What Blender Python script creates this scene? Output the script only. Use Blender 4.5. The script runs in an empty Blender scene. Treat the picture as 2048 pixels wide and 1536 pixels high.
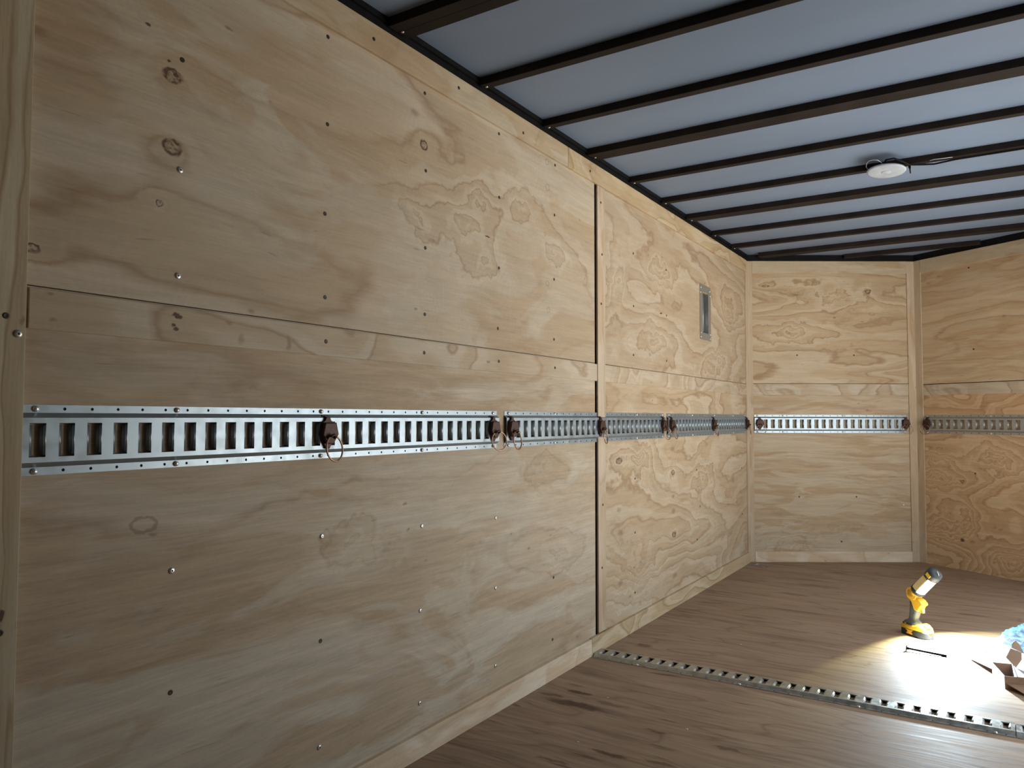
import bpy, bmesh, math, random
from mathutils import Vector, Matrix
random.seed(4)
SC = bpy.context.scene
COL = SC.collection
PI = math.pi

# ---------------------------------------------------------------- camera
cam_d = bpy.data.cameras.new('camera')
cam = bpy.data.objects.new('camera', cam_d)
COL.objects.link(cam)
R_ = Vector((0.8439, 0.5364, 0.0016)); U_ = Vector((0.0222, -0.0379, 0.999)); F_ = Vector((-0.5360, 0.8431, 0.0439))
F_.normalize(); R_ = (R_ - F_ * R_.dot(F_)).normalized(); U_ = R_.cross(F_)
cam.matrix_world = Matrix(((R_.x, U_.x, -F_.x, 1.4576), (R_.y, U_.y, -F_.y, 0.0),
                           (R_.z, U_.z, -F_.z, 1.0001), (0, 0, 0, 1)))
cam_d.sensor_width = 36.0
cam_d.lens = 1517.12 / 2048 * 36.0
cam_d.clip_start = 0.02
SC.camera = cam

# ---------------------------------------------------------------- world, exposure
world = bpy.data.worlds.new('fill_daylight')  # daylight added outside the unseen doorway to fill the interior
SC.world = world
world.use_nodes = True
wn = world.node_tree
tc = wn.nodes.new('ShaderNodeTexCoord'); sx_ = wn.nodes.new('ShaderNodeSeparateXYZ'); wr_ = wn.nodes.new('ShaderNodeValToRGB')
mr = wn.nodes.new('ShaderNodeMapRange'); mr.inputs[1].default_value = -1; mr.inputs[2].default_value = 1
wn.links.new(tc.outputs['Generated'], sx_.inputs[0]); wn.links.new(sx_.outputs[2], mr.inputs[0]); wn.links.new(mr.outputs[0], wr_.inputs[0])
we = wr_.color_ramp.elements
we[0].position = 0.47; we[0].color = (1.0, 0.94, 0.84, 1)       # lower half made brighter, added fill thrown up to the ceiling
we[1].position = 0.50; we[1].color = (0.46, 0.50, 0.53, 1)      # sky
wn.links.new(wr_.outputs[0], wn.nodes['Background'].inputs[0])
wn.nodes['Background'].inputs[1].default_value = 4.8
SC.view_settings.view_transform = 'Standard'
SC.view_settings.look = 'None'
SC.view_settings.gamma = 1
SC.view_settings.exposure = 0.0
SC.cycles.max_bounces = 12
SC.cycles.diffuse_bounces = 7
SC.cycles.sample_clamp_indirect = 12.0
SPOT_POWER = 215.0
FILL_DOOR = (2.25, 5.10, 0.06, 1.72)      # unseen doorway added to the right wall for fill light: y0, y1, z0, z1
pd = bpy.data.lights.new('fill_door_portal', 'AREA'); pd.shape = 'RECTANGLE'; pd.size = FILL_DOOR[3]-FILL_DOOR[2]; pd.size_y = FILL_DOOR[1]-FILL_DOOR[0]  # portal sampling the fill daylight through the added doorway
pd.cycles.is_portal = True
po = bpy.data.objects.new('fill_door_portal', pd); COL.objects.link(po)
po.location = (2.02, (FILL_DOOR[0]+FILL_DOOR[1])/2, (FILL_DOOR[2]+FILL_DOOR[3])/2); po.rotation_euler = (0, PI/2, 0)
BEAM_DOWN = 42.0       # beam axis below the horizontal
BEAM_HALF = 74.0
BEAM_POW = 2.0

# ---------------------------------------------------------------- basic helpers
def setprops(o, label=None, cat=None, group=None, kind=None):
    if label: o['label'] = label
    if cat: o['category'] = cat
    if group: o['group'] = group
    if kind: o['kind'] = kind
    return o

def empty(name, loc=(0, 0, 0), mat=None, label=None, cat=None, group=None, kind=None):
    o = bpy.data.objects.new(name, None)
    o.empty_display_size = 0.05
    COL.objects.link(o)
    if mat is not None: o.matrix_world = mat
    else: o.location = loc
    return setprops(o, label, cat, group, kind)

def link_mesh(name, me, parent=None, loc=None, mat=None, material=None):
    o = bpy.data.objects.new(name, me)
    COL.objects.link(o)
    if parent is not None: o.parent = parent
    if mat is not None: o.matrix_local = mat
    elif loc is not None: o.location = loc
    if material is not None and len(me.materials) == 0: me.materials.append(material)
    return o

class MB:
    def __init__(s): s.bm = bmesh.new()
    def box(s, a, b, m=0, bev=0.0):
        x0, y0, z0 = a; x1, y1, z1 = b
        v = [s.bm.verts.new(p) for p in ((x0,y0,z0),(x1,y0,z0),(x1,y1,z0),(x0,y1,z0),(x0,y0,z1),(x1,y0,z1),(x1,y1,z1),(x0,y1,z1))]
        fs = [s.bm.faces.new([v[i] for i in q]) for q in ((0,3,2,1),(4,5,6,7),(0,1,5,4),(1,2,6,5),(2,3,7,6),(3,0,4,7))]
        for f in fs: f.material_index = m
        if bev > 0:
            es = list({e for f in fs for e in f.edges})
            r = bmesh.ops.bevel(s.bm, geom=es, offset=bev, segments=2, affect='EDGES', profile=0.5)
            for f in r['faces']: f.material_index = m
    def quad(s, pts, m=0):
        f = s.bm.faces.new([s.bm.verts.new(p) for p in pts]); f.material_index = m; return f
    def rings(s, rings, m=0, cap0=True, cap1=True, smooth=True):
        rv = [[s.bm.verts.new(p) for p in r] for r in rings]
        n = len(rv[0])
        for i in range(len(rv) - 1):
            for k in range(n):
                f = s.bm.faces.new((rv[i][k], rv[i][(k+1) % n], rv[i+1][(k+1) % n], rv[i+1][k]))
                f.material_index = m; f.smooth = smooth
        if cap0: s.bm.faces.new(list(reversed(rv[0]))).material_index = m
        if cap1: s.bm.faces.new(rv[-1]).material_index = m
    def tube(s, pts, r, n=10, m=0, closed=False, r_list=None):
        pts = [Vector(p) for p in pts]; N = len(pts); rings = []
        up = None
        for i, p in enumerate(pts):
            if closed: t = (pts[(i+1) % N] - pts[i-1]).normalized()
            else: t = (pts[min(i+1, N-1)] - pts[max(i-1, 0)]).normalized()
            if up is None: up = Vector((0,0,1)) if abs(t.z) < .9 else Vector((1,0,0))
            a = t.cross(up).normalized(); up = a.cross(t).normalized()
            rr = r_list[i] if r_list else r
            rings.append([p + (a*math.cos(2*PI*k/n) + up*math.sin(2*PI*k/n))*rr for k in range(n)])
        if closed: rings.append(rings[0])
        s.rings(rings, m, not closed, not closed)
        if closed: bmesh.ops.remove_doubles(s.bm, verts=s.bm.verts[:], dist=1e-7)
    def cyl(s, p0, p1, r0, r1=None, n=20, m=0):
        s.tube([p0, p1], r0, n, m, r_list=[r0, r0 if r1 is None else r1])
    def lathe(s, prof, n=24, m=0, M=None):
        rings = []
        for r, z in prof:
            ring = [Vector((r*math.cos(2*PI*k/n), r*math.sin(2*PI*k/n), z)) for k in range(n)]
            if M is not None: ring = [M @ p for p in ring]
            rings.append(ring)
        s.rings(rings, m)
    def prism(s, poly, z0, z1, m=0, M=None, bev=0.0):
        M = M or Matrix()
        a = [s.bm.verts.new(M @ Vector((p[0], p[1], z0))) for p in poly]
        b = [s.bm.verts.new(M @ Vector((p[0], p[1], z1))) for p in poly]
        n = len(poly); fs = []
        fs.append(s.bm.faces.new(list(reversed(a)))); fs.append(s.bm.faces.new(b))
        for k in range(n): fs.append(s.bm.faces.new((a[k], a[(k+1) % n], b[(k+1) % n], b[k])))
        for f in fs: f.material_index = m
        if bev > 0:
            es = list({e for f in fs[:2] for e in f.edges})
            r = bmesh.ops.bevel(s.bm, geom=es, offset=bev, segments=3, affect='EDGES', profile=0.5)
            for f in r['faces']: f.material_index = m; f.smooth = True
    def mesh(s, name, mats, recalc=True):
        if recalc: bmesh.ops.recalc_face_normals(s.bm, faces=s.bm.faces[:])
        me = bpy.data.meshes.new(name); s.bm.to_mesh(me); s.bm.free()
        for m in (mats if isinstance(mats, (list, tuple)) else [mats]): me.materials.append(m)
        return me
    def build(s, name, mats, parent=None, loc=None, mat=None, recalc=True):
        return link_mesh(name, s.mesh(name, mats, recalc), parent, loc, mat)

def rrect(w, h, r, n=4):
    pts = []
    for cx, cy, a0 in ((w/2-r, h/2-r, 0), (-w/2+r, h/2-r, 90), (-w/2+r, -h/2+r, 180), (w/2-r, -h/2+r, 270)):
        for k in range(n+1):
            a = math.radians(a0 + 90*k/n); pts.append((cx + r*math.cos(a), cy + r*math.sin(a)))
    return pts

# ---------------------------------------------------------------- node helpers
class NT:
    def __init__(s, name):
        s.m = bpy.data.materials.new(name); s.m.use_nodes = True
        s.t = s.m.node_tree; s.t.nodes.clear()
        s.out = s.t.nodes.new('ShaderNodeOutputMaterial')
        s.b = s.t.nodes.new('ShaderNodeBsdfPrincipled')
        s.t.links.new(s.b.outputs[0], s.out.inputs[0])
    def put(s, sock, v):
        if isinstance(v, bpy.types.NodeSocket): s.t.links.new(v, sock)
        elif v is not None:
            if hasattr(sock.default_value, '__len__') and not hasattr(v, '__len__'): v = (v, v, v)
            if hasattr(sock.default_value, '__len__') and len(sock.default_value) == 4 and len(v) == 3: v = (*v, 1)
            sock.default_value = v
    def math(s, op, a, b=None, c=None, clamp=False):
        n = s.t.nodes.new('ShaderNodeMath'); n.operation = op; n.use_clamp = clamp
        s.put(n.inputs[0], a)
        if b is not None: s.put(n.inputs[1], b)
        if c is not None: s.put(n.inputs[2], c)
        return n.outputs[0]
    def vec(s, op, a, b=None):
        n = s.t.nodes.new('ShaderNodeVectorMath'); n.operation = op
        s.put(n.inputs[0], a)
        if b is not None: s.put(n.inputs[1], b)
        return n.outputs['Value'] if op in ('LENGTH', 'DOT_PRODUCT') else n.outputs[0]
    def noise(s, v, scale=1, detail=2, rough=0.5, dist=0, color=False):
        n = s.t.nodes.new('ShaderNodeTexNoise'); s.put(n.inputs['Vector'], v)
        s.put(n.inputs['Scale'], scale); s.put(n.inputs['Detail'], detail)
        s.put(n.inputs['Roughness'], rough); s.put(n.inputs['Distortion'], dist)
        return n.outputs['Color'] if color else n.outputs['Fac']
    def ramp(s, f, stops, interp='LINEAR'):
        n = s.t.nodes.new('ShaderNodeValToRGB'); n.color_ramp.interpolation = interp
        e = n.color_ramp.elements
        while len(e) < len(stops): e.new(0.5)
        for i, (p, c) in enumerate(stops):
            e[i].position = p; e[i].color = (*c, 1) if hasattr(c, '__len__') else (c, c, c, 1)
        s.put(n.inputs[0], f); return n.outputs[0]
    def mix(s, f, a, b, mode='MIX'):
        n = s.t.nodes.new('ShaderNodeMix'); n.data_type = 'RGBA'; n.blend_type = mode
        s.put(n.inputs[0], f); s.put(n.inputs[6], a); s.put(n.inputs[7], b)
        return n.outputs[2]
    def remap(s, v, a, b, c=0, d=1, smooth=True):
        n = s.t.nodes.new('ShaderNodeMapRange')
        n.interpolation_type = 'SMOOTHSTEP' if smooth else 'LINEAR'
        s.put(n.inputs[0], v)
        for i, q in enumerate((a, b, c, d)): s.put(n.inputs[i+1], q)
        return n.outputs[0]
    def coords(s, kind='Object'):
        return s.t.nodes.new('ShaderNodeTexCoord').outputs[kind]
    def bump(s, h, strength=0.2, dist=0.01):
        n = s.t.nodes.new('ShaderNodeBump'); n.inputs['Strength'].default_value = strength
        n.inputs['Distance'].default_value = dist; s.put(n.inputs['Height'], h)
        s.t.links.new(n.outputs[0], s.b.inputs['Normal'])
    def done(s, col=None, rough=None, metal=None, spec=None):
        s.put(s.b.inputs['Base Color'], col)
        if rough is not None: s.put(s.b.inputs['Roughness'], rough)
        if metal is not None: s.put(s.b.inputs['Metallic'], metal)
        if spec is not None: s.put(s.b.inputs['Specular IOR Level'], spec)
        return s.m

def tint(c, t): return tuple(a*b for a, b in zip(c, t))

PALE = (0.57, 0.487, 0.375); TAN = (0.49, 0.388, 0.272); LATE = (0.38, 0.265, 0.165)
DARKK = (0.075, 0.035, 0.018)

def wood(name, seed=0, knots=(), grain='x', K=7.0, contrast=1.0, col=(1, 1, 1), fine=1.0, blot=1.0,
         rough=0.62, sx=0.55, sy=1.9, spots=True, chatter=0.0, amin=0.25, bsy=4.6, lines=0.0):
    """Rotary-cut pine: contour bands of a stretched height field, cloudy patches, fine fibres, knots.
    knots: (x, y, rx, ry, kind) with kind r(ing), d(ot), p(lug) or w(arp only)"""
    g = NT(name)
    oc = g.coords()
    if grain == 'y':
        sp = g.t.nodes.new('ShaderNodeSeparateXYZ'); g.put(sp.inputs[0], oc)
        cb = g.t.nodes.new('ShaderNodeCombineXYZ')
        g.put(cb.inputs[0], sp.outputs[1]); g.put(cb.inputs[1], sp.outputs[0]); g.put(cb.inputs[2], sp.outputs[2])
        gc = cb.outputs[0]
    else: gc = oc
    so = g.vec('ADD', gc, (seed*3.17, seed*5.31, seed*1.7))
    wob = g.vec('SUBTRACT', g.noise(so, 2.2, 2, 0.5, color=True), (0.5, 0.5, 0.5))
    wp = g.vec('ADD', so, g.vec('MULTIPLY', wob, (0.55, 0.10, 0)))
    fig = g.noise(g.vec('MULTIPLY', wp, (sx, sy, 1)), 1.0, 1.6, 0.42, 0.25)
    fig = g.math('ADD', fig, g.math('MULTIPLY', g.noise(g.vec('MULTIPLY', so, (5, 16, 1)), 1, 2), 0.07))
    dark = None
    kj = g.vec('MULTIPLY', g.vec('SUBTRACT', g.noise(oc, 55, 2, 0.6, color=True), (0.5, 0.5, 0.5)), (0.016, 0.016, 0))
    kc = g.vec('ADD', oc, kj)
    kw = g.vec('ADD', kc, g.vec('MULTIPLY', g.vec('SUBTRACT', g.noise(so, 7.0, 3, 0.6, color=True), (0.5, 0.5, 0.5)), (0.30, 0.17, 0)))
    for kx, ky, rx, ry, kind in knots:
        d = g.vec('LENGTH', g.vec('MULTIPLY', g.vec('SUBTRACT', kc, (kx, ky, 0)), (1/rx, 1/ry, 0)))
        if kind in 'rw':
            dw = g.vec('LENGTH', g.vec('MULTIPLY', g.vec('SUBTRACT', kw if kind == 'w' else kc, (kx, ky, 0)), (1/rx, 1/ry, 0)))
            wk = g.math('EXPONENT', g.math('MULTIPLY', dw, -0.42 if kind == 'r' else -1.0))
            fig = g.math('ADD', fig, g.math('MULTIPLY', wk, 0.14 if kind == 'r' else 0.36))
        if kind == 'r': mk = g.math('MAXIMUM', g.math('MULTIPLY', g.remap(g.math('ABSOLUTE', g.math('SUBTRACT', d, 0.85)), 0.34, 0.06), g.remap(g.noise(kc, 60, 2), 0.35, 0.55, 0.45, 1.0)), g.math('MULTIPLY', g.remap(d, 0.95, 0.7), g.remap(g.noise(kc, 130, 2), 0.42, 0.62, 0.12, 0.75)))
        elif kind == 'p': mk = g.math('MULTIPLY', g.remap(g.math('ABSOLUTE', g.math('SUBTRACT', d, 0.9)), 0.22, 0.05), 0.4)
        elif kind == 'd': mk = g.remap(d, 1.15, 0.6)
        elif kind == 's': mk = g.math('MULTIPLY', g.remap(d, 1.3, 0.3), 0.38)
        else: mk = None
        if mk is not None:
            dark = mk if dark is None else g.math('MAXIMUM', dark, mk)
    fr = g.math('FRACT', g.math('MULTIPLY', fig, K))
    t = lambda c: tint(c, col)
    c1 = g.ramp(fr, [(0.0, t(TAN)), (0.38, t(tint(TAN, (1.06, 1.06, 1.06)))), (0.52, t(PALE)), (0.80, t(tint(PALE, (1.04, 1.04, 1.05)))),
                     (0.93, t(LATE)), (1.0, t(TAN))])
    pn = g.noise(g.vec('MULTIPLY', wp, (1.7, bsy, 1)), 1, 4, 0.6, 0.7)
    base = g.mix(g.remap(pn, 0.455, 0.535), t(tint(TAN, (0.98, 0.95, 0.91))), t(tint(PALE, (0.97, 1.0, 1.03))))
    edge = g.remap(g.math('ABSOLUTE', g.math('SUBTRACT', pn, 0.55)), 0.022, 0.004)
    base = g.mix(g.math('MULTIPLY', edge, 0.45), base, t(tint(PALE, (1.10, 1.08, 1.02))))
    amp = g.remap(g.noise(g.vec('MULTIPLY', so, (0.9, 1.6, 1)), 1, 1), 0.30, 0.62, amin*contrast, min(1.0, 0.95*contrast))
    c = g.mix(amp, base, c1)
    if lines > 0:      # thin wavy latewood lines following the grain
        lf = g.math('FRACT', g.math('MULTIPLY', fig, K*2.6))
        ll = g.math('MULTIPLY', g.ramp(lf, [(0.0, 0.0), (0.55, 0.0), (0.86, 1.0), (1.0, 0.0)]), g.remap(g.noise(g.vec('MULTIPLY', so, (2.1, 5, 1)), 1, 2), 0.38, 0.62))
        c = g.mix(g.math('MULTIPLY', ll, 0.55*lines), c, t(LATE))
    # fibres
    sw = g.vec('ADD', so, g.vec('MULTIPLY', wob, (0.2, 0.03, 0)))
    fb = g.noise(g.vec('MULTIPLY', sw, (7, 230, 1)), 1, 3, 0.6)
    md = g.noise(g.vec('MULTIPLY', sw, (4.5, 46, 1)), 1, 4, 0.65)
    gr = g.noise(g.vec('MULTIPLY', so, (90, 200, 1)), 1, 2, 0.6)
    f1 = g.remap(fb, 0.2, 0.8, 1-0.10*fine, 1+0.06*fine, False)
    f2 = g.remap(md, 0.25, 0.75, 1-0.12*fine, 1+0.09*fine, False)
    sh = g.math('MULTIPLY', g.math('MULTIPLY', f1, f2), g.remap(gr, 0.2, 0.8, 0.95, 1.05, False))
    if chatter > 0:
        sp2 = g.t.nodes.new('ShaderNodeSeparateXYZ'); g.put(sp2.inputs[0], wp)
        w = g.math('SINE', g.math('MULTIPLY', sp2.outputs[0], 2*PI/0.021))
        msk = g.remap(g.noise(so, 1.7, 1), 0.5, 0.65)
        sh = g.math('MULTIPLY', sh, g.math('ADD', 1.0, g.math('MULTIPLY', g.math('MULTIPLY', w, msk), 0.03*chatter)))
    c = g.mix(1.0, c, sh, 'MULTIPLY')
    # reddish / greyish blotches
    bl = g.noise(g.vec('MULTIPLY', so, (1.1, 2.4, 1)), 1.3, 2, 0.5)
    c = g.mix(g.remap(bl, 0.50, 0.75, 0, 0.45*blot), c, g.mix(1, c, (0.93, 0.84, 0.76), 'MULTIPLY'))
    if spots:
        v = g.t.nodes.new('ShaderNodeTexVoronoi'); v.inputs['Scale'].default_value = 1.0
        g.put(v.inputs['Vector'], g.vec('MULTIPLY', g.vec('ADD', so, kj), (7.0, 15.0, 1)))
        sm = g.math('MULTIPLY', g.remap(v.outputs['Distance'], 0.10, 0.035), g.remap(g.noise(so, 3.0, 1), 0.52, 0.60))
        c = g.mix(g.math('MULTIPLY', sm, 0.55), c, t((0.16, 0.08, 0.04)))
        # fine cracks running with the grain
        cr = g.remap(g.noise(g.vec('MULTIPLY', wp, (9, 95, 1)), 1, 2, 0.5), 0.70, 0.80)
        c = g.mix(g.math('MULTIPLY', cr, 0.35), c, t((0.20, 0.12, 0.07)))
    if dark is not None: c = g.mix(g.math('MULTIPLY', dark, 0.9), c, DARKK)
    g.bump(g.math('ADD', fb, g.math('MULTIPLY', md, 0.8)), 0.16, 0.0015)
    return g.done(c, rough, 0, 0.3)

def plain(name, col, rough=0.5, metal=0.0, var=0.12, scale=20, bump=0.0, spec=None):
    g = NT(name)
    n = g.noise(g.coords(), scale, 2, 0.5)
    k = g.remap(n, 0.3, 0.7, 1-var, 1+var, False)
    c = g.mix(1.0, col, k, 'MULTIPLY')
    if bump: g.bump(n, bump, 0.002)
    return g.done(c, g.remap(n, 0.3, 0.7, max(rough-0.06, 0.02), min(rough+0.08, 1), False), metal, spec)

M = {}
M['galv'] = plain('galvanised_steel', (0.36, 0.43, 0.48), 0.36, 0.75, 0.06, 40)
M['galv2'] = plain('dull_galvanised_plate', (0.42, 0.42, 0.41), 0.42, 0.75, 0.08, 90)
M['galv_floor'] = plain('scuffed_steel', (0.42, 0.42, 0.39), 0.38, 0.75, 0.22, 45)
M['hole'] = plain('hole_shade_black', (0.012, 0.014, 0.018), 0.8)  # near-black colour stands in for the shade inside the rail holes
M['screw_light'] = plain('zinc_screw', (0.78, 0.78, 0.76), 0.28, 0.7)
M['screw_dark'] = plain('dark_screw', (0.05, 0.04, 0.03), 0.5, 0.4)
M['rust'] = plain('rusty_brown_steel', (0.066, 0.027, 0.018), 0.50, 0.35, 0.35, 150, 0.2)
M['copper'] = plain('brassy_ring_steel', (0.42, 0.25, 0.17), 0.30, 0.85, 0.25, 120)
M['black_steel'] = plain('black_painted_steel', (0.008, 0.008, 0.009), 0.60, 0.0, 0.3, 30, spec=0.12)
M['beam'] = plain('dark_primer_beam', (0.022, 0.017, 0.015), 0.65, 0.0, 0.3, 8, spec=0.10)
M['white_plastic'] = plain('white_plastic', (0.42, 0.47, 0.55), 0.5)
M['yellow'] = plain('yellow_plastic', (0.83, 0.50, 0.035), 0.42, 0, 0.05)
M['dark_plastic'] = plain('dark_grey_plastic', (0.035, 0.042, 0.048), 0.45, 0, 0.1)
M['grey_plastic'] = plain('grey_rubber', (0.10, 0.115, 0.13), 0.5, 0, 0.1)
M['orange_print'] = plain('orange_print', (0.80, 0.42, 0.12), 0.5)
M['white_print'] = plain('white_print', (0.8, 0.8, 0.78), 0.5)
M['tan_panel'] = plain('tan_panel', (0.55, 0.44, 0.22), 0.5, 0, 0.05)
M['cardboard'] = plain('cardboard', (0.27, 0.165, 0.10), 0.75, 0, 0.08, 30)
M['card_grey'] = plain('shade_greyed_card', (0.36, 0.36, 0.42), 0.6, 0, 0.05)  # white card greyed for the shade on the carton's side wall
M['chip'] = plain('wood_chip', (0.25, 0.20, 0.13), 0.7, 0, 0.2)
M['backing'] = plain('gap_shade_black', (0.006, 0.006, 0.006), 0.9)  # near-black sheet colour stands in for shade in the panel gaps

def ceiling_mat():
    g = NT('roof_sheet')
    c = g.coords()
    n = g.noise(g.vec('MULTIPLY', c, (0.8, 2.2, 1)), 1.3, 3, 0.5)
    k = g.remap(n, 0.3, 0.7, 0.92, 1.08, False)
    return g.done(g.mix(1, (0.185, 0.247, 0.355), k, 'MULTIPLY'), 0.5, 0.0, 0.3)
M['ceiling'] = ceiling_mat()

def floor_mat():
    g = NT('worn_floor_plywood')
    oc = g.coords()
    wob = g.vec('SUBTRACT', g.noise(oc, 1.8, 2, 0.5, color=True), (0.430, 0.400, 0.370))
    wp = g.vec('ADD', oc, g.vec('MULTIPLY', wob, (0.3, 0.10, 0)))
    fig = g.noise(g.vec('MULTIPLY', wp, (0.9, 4.0, 1)), 1, 2, 0.5, 0.2)
    fr = g.math('FRACT', g.math('MULTIPLY', fig, 8))
    c1 = g.ramp(fr, [(0, (0.330, 0.217, 0.139)), (0.5, (0.396, 0.274, 0.183)), (0.86, (0.363, 0.248, 0.167)), (0.95, (0.209, 0.122, 0.073)), (1, (0.319, 0.211, 0.133))])
    c0 = g.mix(g.remap(g.noise(g.vec('MULTIPLY', oc, (1.2, 3, 1)), 1, 3), 0.38, 0.62), (0.298, 0.206, 0.144), (0.385, 0.280, 0.205))
    c = g.mix(0.55, c0, c1)
    md = g.noise(g.vec('MULTIPLY', wp, (3, 60, 1)), 1, 3, 0.6)
    fb = g.noise(g.vec('MULTIPLY', wp, (7, 260, 1)), 1, 2, 0.6)
    c = g.mix(1, c, g.math('MULTIPLY', g.remap(md, 0.25, 0.75, 0.70, 1.20, False), g.remap(fb, 0.2, 0.8, 0.88, 1.08, False)), 'MULTIPLY')
    # dark worn streaks along the grain
    st = g.remap(g.noise(g.vec('MULTIPLY', wp, (4.0, 32, 1)), 1, 3, 0.5), 0.62, 0.74)
    c = g.mix(g.math('MULTIPLY', st, 0.7), c, (0.085, 0.05, 0.03))
    st2 = g.remap(g.noise(g.vec('MULTIPLY', wp, (1.3, 9, 1)), 1, 4, 0.65), 0.54, 0.68)
    c = g.mix(g.math('MULTIPLY', st2, 0.5), c, (0.15, 0.10, 0.07))
    kj = g.vec('MULTIPLY', g.vec('SUBTRACT', g.noise(oc, 14, 3, 0.7, color=True), (0.5, 0.5, 0.5)), (0.10, 0.05, 0))
    kc = g.vec('ADD', oc, kj)
    dark = None
    for kx, ky, rx, ry, a in ((0.155, 2.50, 0.055, 0.016, .8), (0.20, 2.39, 0.115, 0.028, .75), (0.085, 2.43, 0.05, 0.012, .6),
                              (0.31, 2.46, 0.06, 0.014, .45), (0.14, 3.16, 0.05, 0.02, .5), (0.47, 2.10, 0.06, 0.014, .7), (0.62, 2.12, 0.05, 0.012, .6),
                              (0.75, 2.32, 0.05, 0.010, .55), (0.52, 2.33, 0.04, 0.009, .5), (0.02, 2.28, 0.03, 0.01, .5), (0.35, 1.97, 0.05, 0.01, .5),
                              (0.98, 5.70, 0.06, 0.02, .3), (0.47, 4.53, 0.08, 0.03, .35), (1.34, 4.55, 0.10, 0.02, .5)):
        d = g.vec('LENGTH', g.vec('MULTIPLY', g.vec('SUBTRACT', kc, (kx, ky, 0)), (1/rx, 1/ry, 0)))
        mk = g.math('MULTIPLY', g.remap(d, 1.25, 0.55), a)
        dark = mk if dark is None else g.math('MAXIMUM', dark, mk)
    c = g.mix(dark, c, (0.07, 0.032, 0.015))
    # sheet joints across the floor
    sp = g.t.nodes.new('ShaderNodeSeparateXYZ'); g.put(sp.inputs[0], oc)
    for y in (4.155, 5.375):
        ln = g.remap(g.math('ABSOLUTE', g.math('SUBTRACT', sp.outputs[1], y)), 0.004, 0.0015)
        c = g.mix(g.math('MULTIPLY', ln, 0.75), c, (0.05, 0.03, 0.02))
    # pale scratches
    scv = g.remap(g.noise(g.vec('MULTIPLY', wp, (3.5, 120, 1)), 1, 2, 0.4), 0.72, 0.78)
    c = g.mix(g.math('MULTIPLY', scv, 0.35), c, (0.55, 0.47, 0.38))
    g.bump(g.math('ADD', md, fb), 0.25, 0.0015)
    return g.done(c, g.remap(md, 0.3, 0.7, 0.55, 0.75, False), 0, 0.25)
M['floor'] = floor_mat()

# ---------------------------------------------------------------- room frames (x along, y up, z into room)
H = 2.105; CZ = 2.148
Y1 = 5.3765; XA = 0.99766; YA = 6.0148; XR = 2*XA; Y0 = -1.6
VL = math.hypot(XA, YA - Y1)
def frame(o, d):
    X = Vector((d[0], d[1], 0)).normalized(); Yv = Vector((0, 0, 1)); Z = X.cross(Yv)
    return Matrix(((X.x, Yv.x, Z.x, o[0]), (X.y, Yv.y, Z.y, o[1]), (X.z, Yv.z, Z.z, 0), (0, 0, 0, 1)))
FL = frame((0, 0), (0, 1))
FV = frame((0, Y1), (XA, YA - Y1))
FW = frame((XA, YA), (XA, Y1 - YA))
FR = frame((XR, Y1), (0, -1))
FB = frame((XR, Y0), (-1, 0))

# shared screw meshes ------------------------------------------------------
b = MB(); b.lathe([(0.0001, 0.0001), (0.0048, 0.0001), (0.0052, 0.0012), (0.0045, 0.0026), (0.0022, 0.0030), (0.0001, 0.0030)], 14)
b.lathe([(0.0001, 0.0031), (0.0016, 0.0031), (0.0001, 0.0033)], 8, 1)
SCREW_L = b.mesh('screw_light', [M['screw_light'], M['screw_dark']])
b = MB(); b.lathe([(0.0001, 0.0002), (0.0052, 0.0002), (0.0046, 0.0011), (0.0030, 0.0006), (0.0001, 0.0005)], 12)
SCREW_D = b.mesh('screw_dark', [M['screw_dark']])
def screws(parent, pts, me, n=0.0, s=1.0):
    for x, y in pts:
        o = link_mesh('screw', me, parent, (x, y, n)); k = 1.3 if me is SCREW_L else 1.1; o.scale = (s*k, s*k, s)
        o['label'] = 'bright zinc screw head' if me is SCREW_L else 'dark countersunk screw head'

PT = 0.012   # plywood thickness: panel faces lie at local z = 0
def wall(name, F, x0, x1, panels, screwsets=()):
    """panels: (x0, x1, y0, y1, material[, hole])"""
    bk = MB(); bk.box((x0, -0.02, -0.075), (x1, CZ + 0.01, -0.0605))
    w = bk.build(name, M['backing']); w.matrix_world = F
    w['kind'] = 'structure'
    out = []
    for p in panels:
        a0, a1, b0, b1, m = p[:5]
        q = MB()
        if len(p) > 5:
            h0, h1, v0, v1 = p[5]
            q.box((a0, b0, -PT), (h0, b1, 0)); q.box((h1, b0, -PT), (a1, b1, 0))
            q.box((h0, b0, -PT), (h1, v0, 0)); q.box((h0, v1, -PT), (h1, b1, 0))
        else: q.box((a0, b0, -PT), (a1, b1, 0), 0, 0.0008)
        out.append(q.build('plywood_panel', m, w))
    for pts, me in screwsets: screws(w, pts, me)
    return w

trim_no = [0]
def trim(F, x0, x1, y0, y1, t, m, n0=0.0, scr=(), name=None):
    trim_no[0] += 1
    q = MB(); q.box((x0, y0, n0), (x1, y1, n0 + t), 0, min(0.0015, t*0.3))
    o = q.build(name or 'trim_%d' % trim_no[0], m)
    o.matrix_world = F; o['kind'] = 'structure'
    if scr: screws(o, scr, SCREW_D, n0 + t)
    return o

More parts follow.
